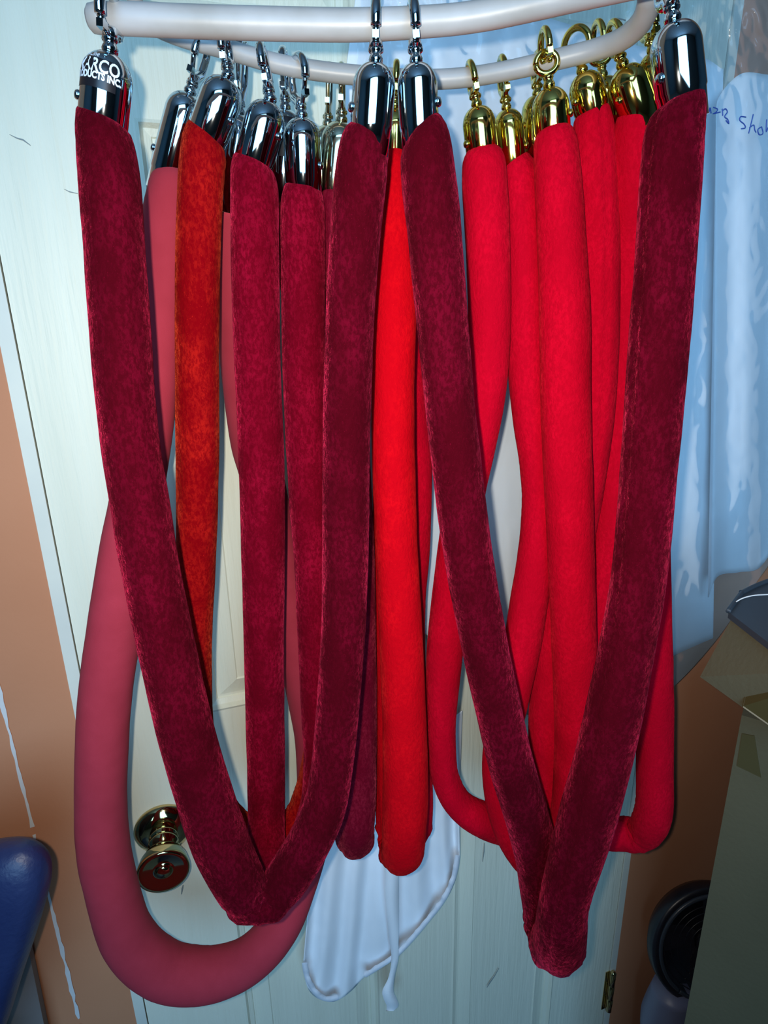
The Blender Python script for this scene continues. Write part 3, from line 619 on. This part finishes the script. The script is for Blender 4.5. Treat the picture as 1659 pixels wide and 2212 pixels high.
# cardboard boxes at right
def vdrop(x, y, h):
    p = pix(x, y, h); return p
BH = .52/.62
p0 = vdrop(1592, 1600, .52)                       # front left top corner of the tall box
dirf = Vector((.60, -.80, 0)).normalized(); dirb = Vector((.60, .80, 0)).normalized()
def obox(p, a, la, b, lb, z0, z1):
    V = []
    for z in (z0, z1):
        for s, t in ((0, 0), (1, 0), (1, 1), (0, 1)): v = Vector((p.x, p.y, 0))+a*la*s+b*lb*t; V.append((v.x, v.y, z))
    return V, [(0, 3, 2, 1), (4, 5, 6, 7), (0, 1, 5, 4), (1, 2, 6, 5), (2, 3, 7, 6), (3, 0, 4, 7)]
dirb = Vector((.82, .57, 0)).normalized()
b1 = empty('cardboard_box', (p0.x, p0.y, 0), 'tall plain brown cardboard box standing at the lower right corner', 'box')
ztb = pix(1592, 1545, .52).z
obj('carton', obox(p0, dirf, .30, dirb, .15, 0, ztb), 'card', b1, False)
pt = p0+dirf*.012
def facequad(pts, off, name, m, parent, h=.62):
    """pixel quad laid on the box's front face"""
    n = dirf.cross(Vector((0, 0, 1))).normalized()
    if n.dot(CAM-p0) < 0: n = -n
    V = []
    for x, y in pts:
        d = ray(x, y); t = (p0+n*off-CAM).dot(n)/d.dot(n); V.append(CAM+d*t)
    V += [v-n*off*.8 for v in V]; k = len(pts)
    Fc = [tuple(range(k))]+[tuple(range(2*k-1, k-1, -1))]+[(i, (i+1) % k, k+(i+1) % k, k+i) for i in range(k)]
    return obj(name, (V, Fc), m, parent, False)
facequad([(1603, 1585), (1630, 1590), (1644, 1680), (1592, 1655)], .0012, 'tape_strip', 'tape', b1)
b2 = empty('cardboard_box', (p0.x+.02, p0.y, ztb), 'taped pale cardboard box tilted on top of the tall brown one', 'box')
Q2 = [(1583, 1332), (1760, 1450), (1760, 1640), (1512, 1462)]
H2 = [.60*BH, .49*BH, .49*BH, .585*BH]
ext = (dirb*.06+Vector((0, 0, -.035)))
prism(Q2, H2, ext, 'carton', 'card2', b2)
prism([(1630, 1400), (1760, 1478), (1760, 1636), (1603, 1526)], [.570*BH, .489*BH, .489*BH, .5405*BH], Hf*.0008-Hf*.0022, 'tape_strip', 'tape', b2)
zl = pix(1583, 1332, .60*BH).z+.004
def hp(x, y, z): d = ray(x, y); return CAM+d*((z-CAM.z)/d.z)
b3 = empty('storage_lid', hp(1640, 1330, zl), 'blue-grey plastic lid lying on the taped pale box at the right edge', 'lid')
LP = [hp(x, y, zl) for x, y in [(1574, 1322), (1602, 1284), (1660, 1258), (1780, 1225), (1780, 1480), (1592, 1336)]]
V = LP+[p-Vector((0, 0, .006)) for p in LP]; n = len(LP)
obj('lid_plate', (V, [tuple(range(n)), tuple(range(2*n-1, n-1, -1))]+[(i, (i+1) % n, n+(i+1) % n, n+i) for i in range(n)]), 'bluegrey', b3, False)
obj('lid_rim', tube([(*(LP[k]+Vector((0, 0, .002))), .0022) for k in (0, 0, 1, 1, 2, 3)], 10, .003), 'bluegrey', b3)
# black round fan by the wall
fc = wpt(1532, 2040, .10); fax = Vector((-.25, -.93, .28)).normalized()
fan = empty('electric_fan', (fc.x, fc.y, 0), 'round black fan on a pale lilac base, half hidden by the tall brown box', 'fan')
rf = 132*depth(fc)/FPX
obj('housing', lathe(fc-fax*.04, fax, [(0, rf*.55), (.012, rf*.9), (.03, rf), (.045, rf), (.05, rf*.97), (.048, rf*.86), (.03, rf*.82), (.024, rf*.01)], 56), 'darkplastic', fan)
fu = fax.orthogonal().normalized(); fv = fax.cross(fu)
def ringt(r, z, tr, name, m):
    return obj(name, tube([(*(fc+fax*z+fu*(r*math.cos(a))+fv*(r*math.sin(a))), tr) for a in [k*math.pi/12 for k in range(25)]], 8, .006), m, fan)
ringt(rf*.87, .010, .0035, 'front_ring', 'rim')
for k in range(1, 7): ringt(rf*(.12+.11*k), .004, .0009, 'guard_ring', 'darkplastic')
obj('hub', lathe(fc-fax*.01, fax, [(0, rf*.2), (.012, rf*.19), (.016, rf*.12), (.017, .001)], 24), 'darkplastic', fan)
for k in range(4):
    a = k*math.pi/2+.4; d = fu*math.cos(a)+fv*math.sin(a); t_ = fax.cross(d)
    obj('blade', ([fc-fax*.012+d*rf*.18-t_*.01, fc-fax*.008+d*rf*.18+t_*.01, fc-fax*.002+d*rf*.74+t_*.035, fc-fax*.014+d*rf*.76-t_*.02,
        fc-fax*.0135+d*rf*.18-t_*.01, fc-fax*.0095+d*rf*.18+t_*.01, fc-fax*.0035+d*rf*.74+t_*.035, fc-fax*.0155+d*rf*.76-t_*.02],
        [(0, 1, 2, 3), (7, 6, 5, 4), (0, 4, 5, 1), (1, 5, 6, 2), (2, 6, 7, 3), (3, 7, 4, 0)]), 'darkplastic', fan, False)
bz = wpt(1440, 2150, .10)
obj('base', tube([(bz.x+.01, bz.y, bz.z+.01, .030), (bz.x+.008, bz.y, bz.z-.06, .040), (bz.x, bz.y, bz.z-.14, .030), (bz.x, bz.y, .03, .030)], 24, .01), 'lilac', fan)
obj('foot', lathe(Vector((bz.x, bz.y+.0, 0)), Vector((0, 0, 1)), [(0, .085), (.012, .085), (.025, .06), (.03, .03)], 32), 'lilac', fan)
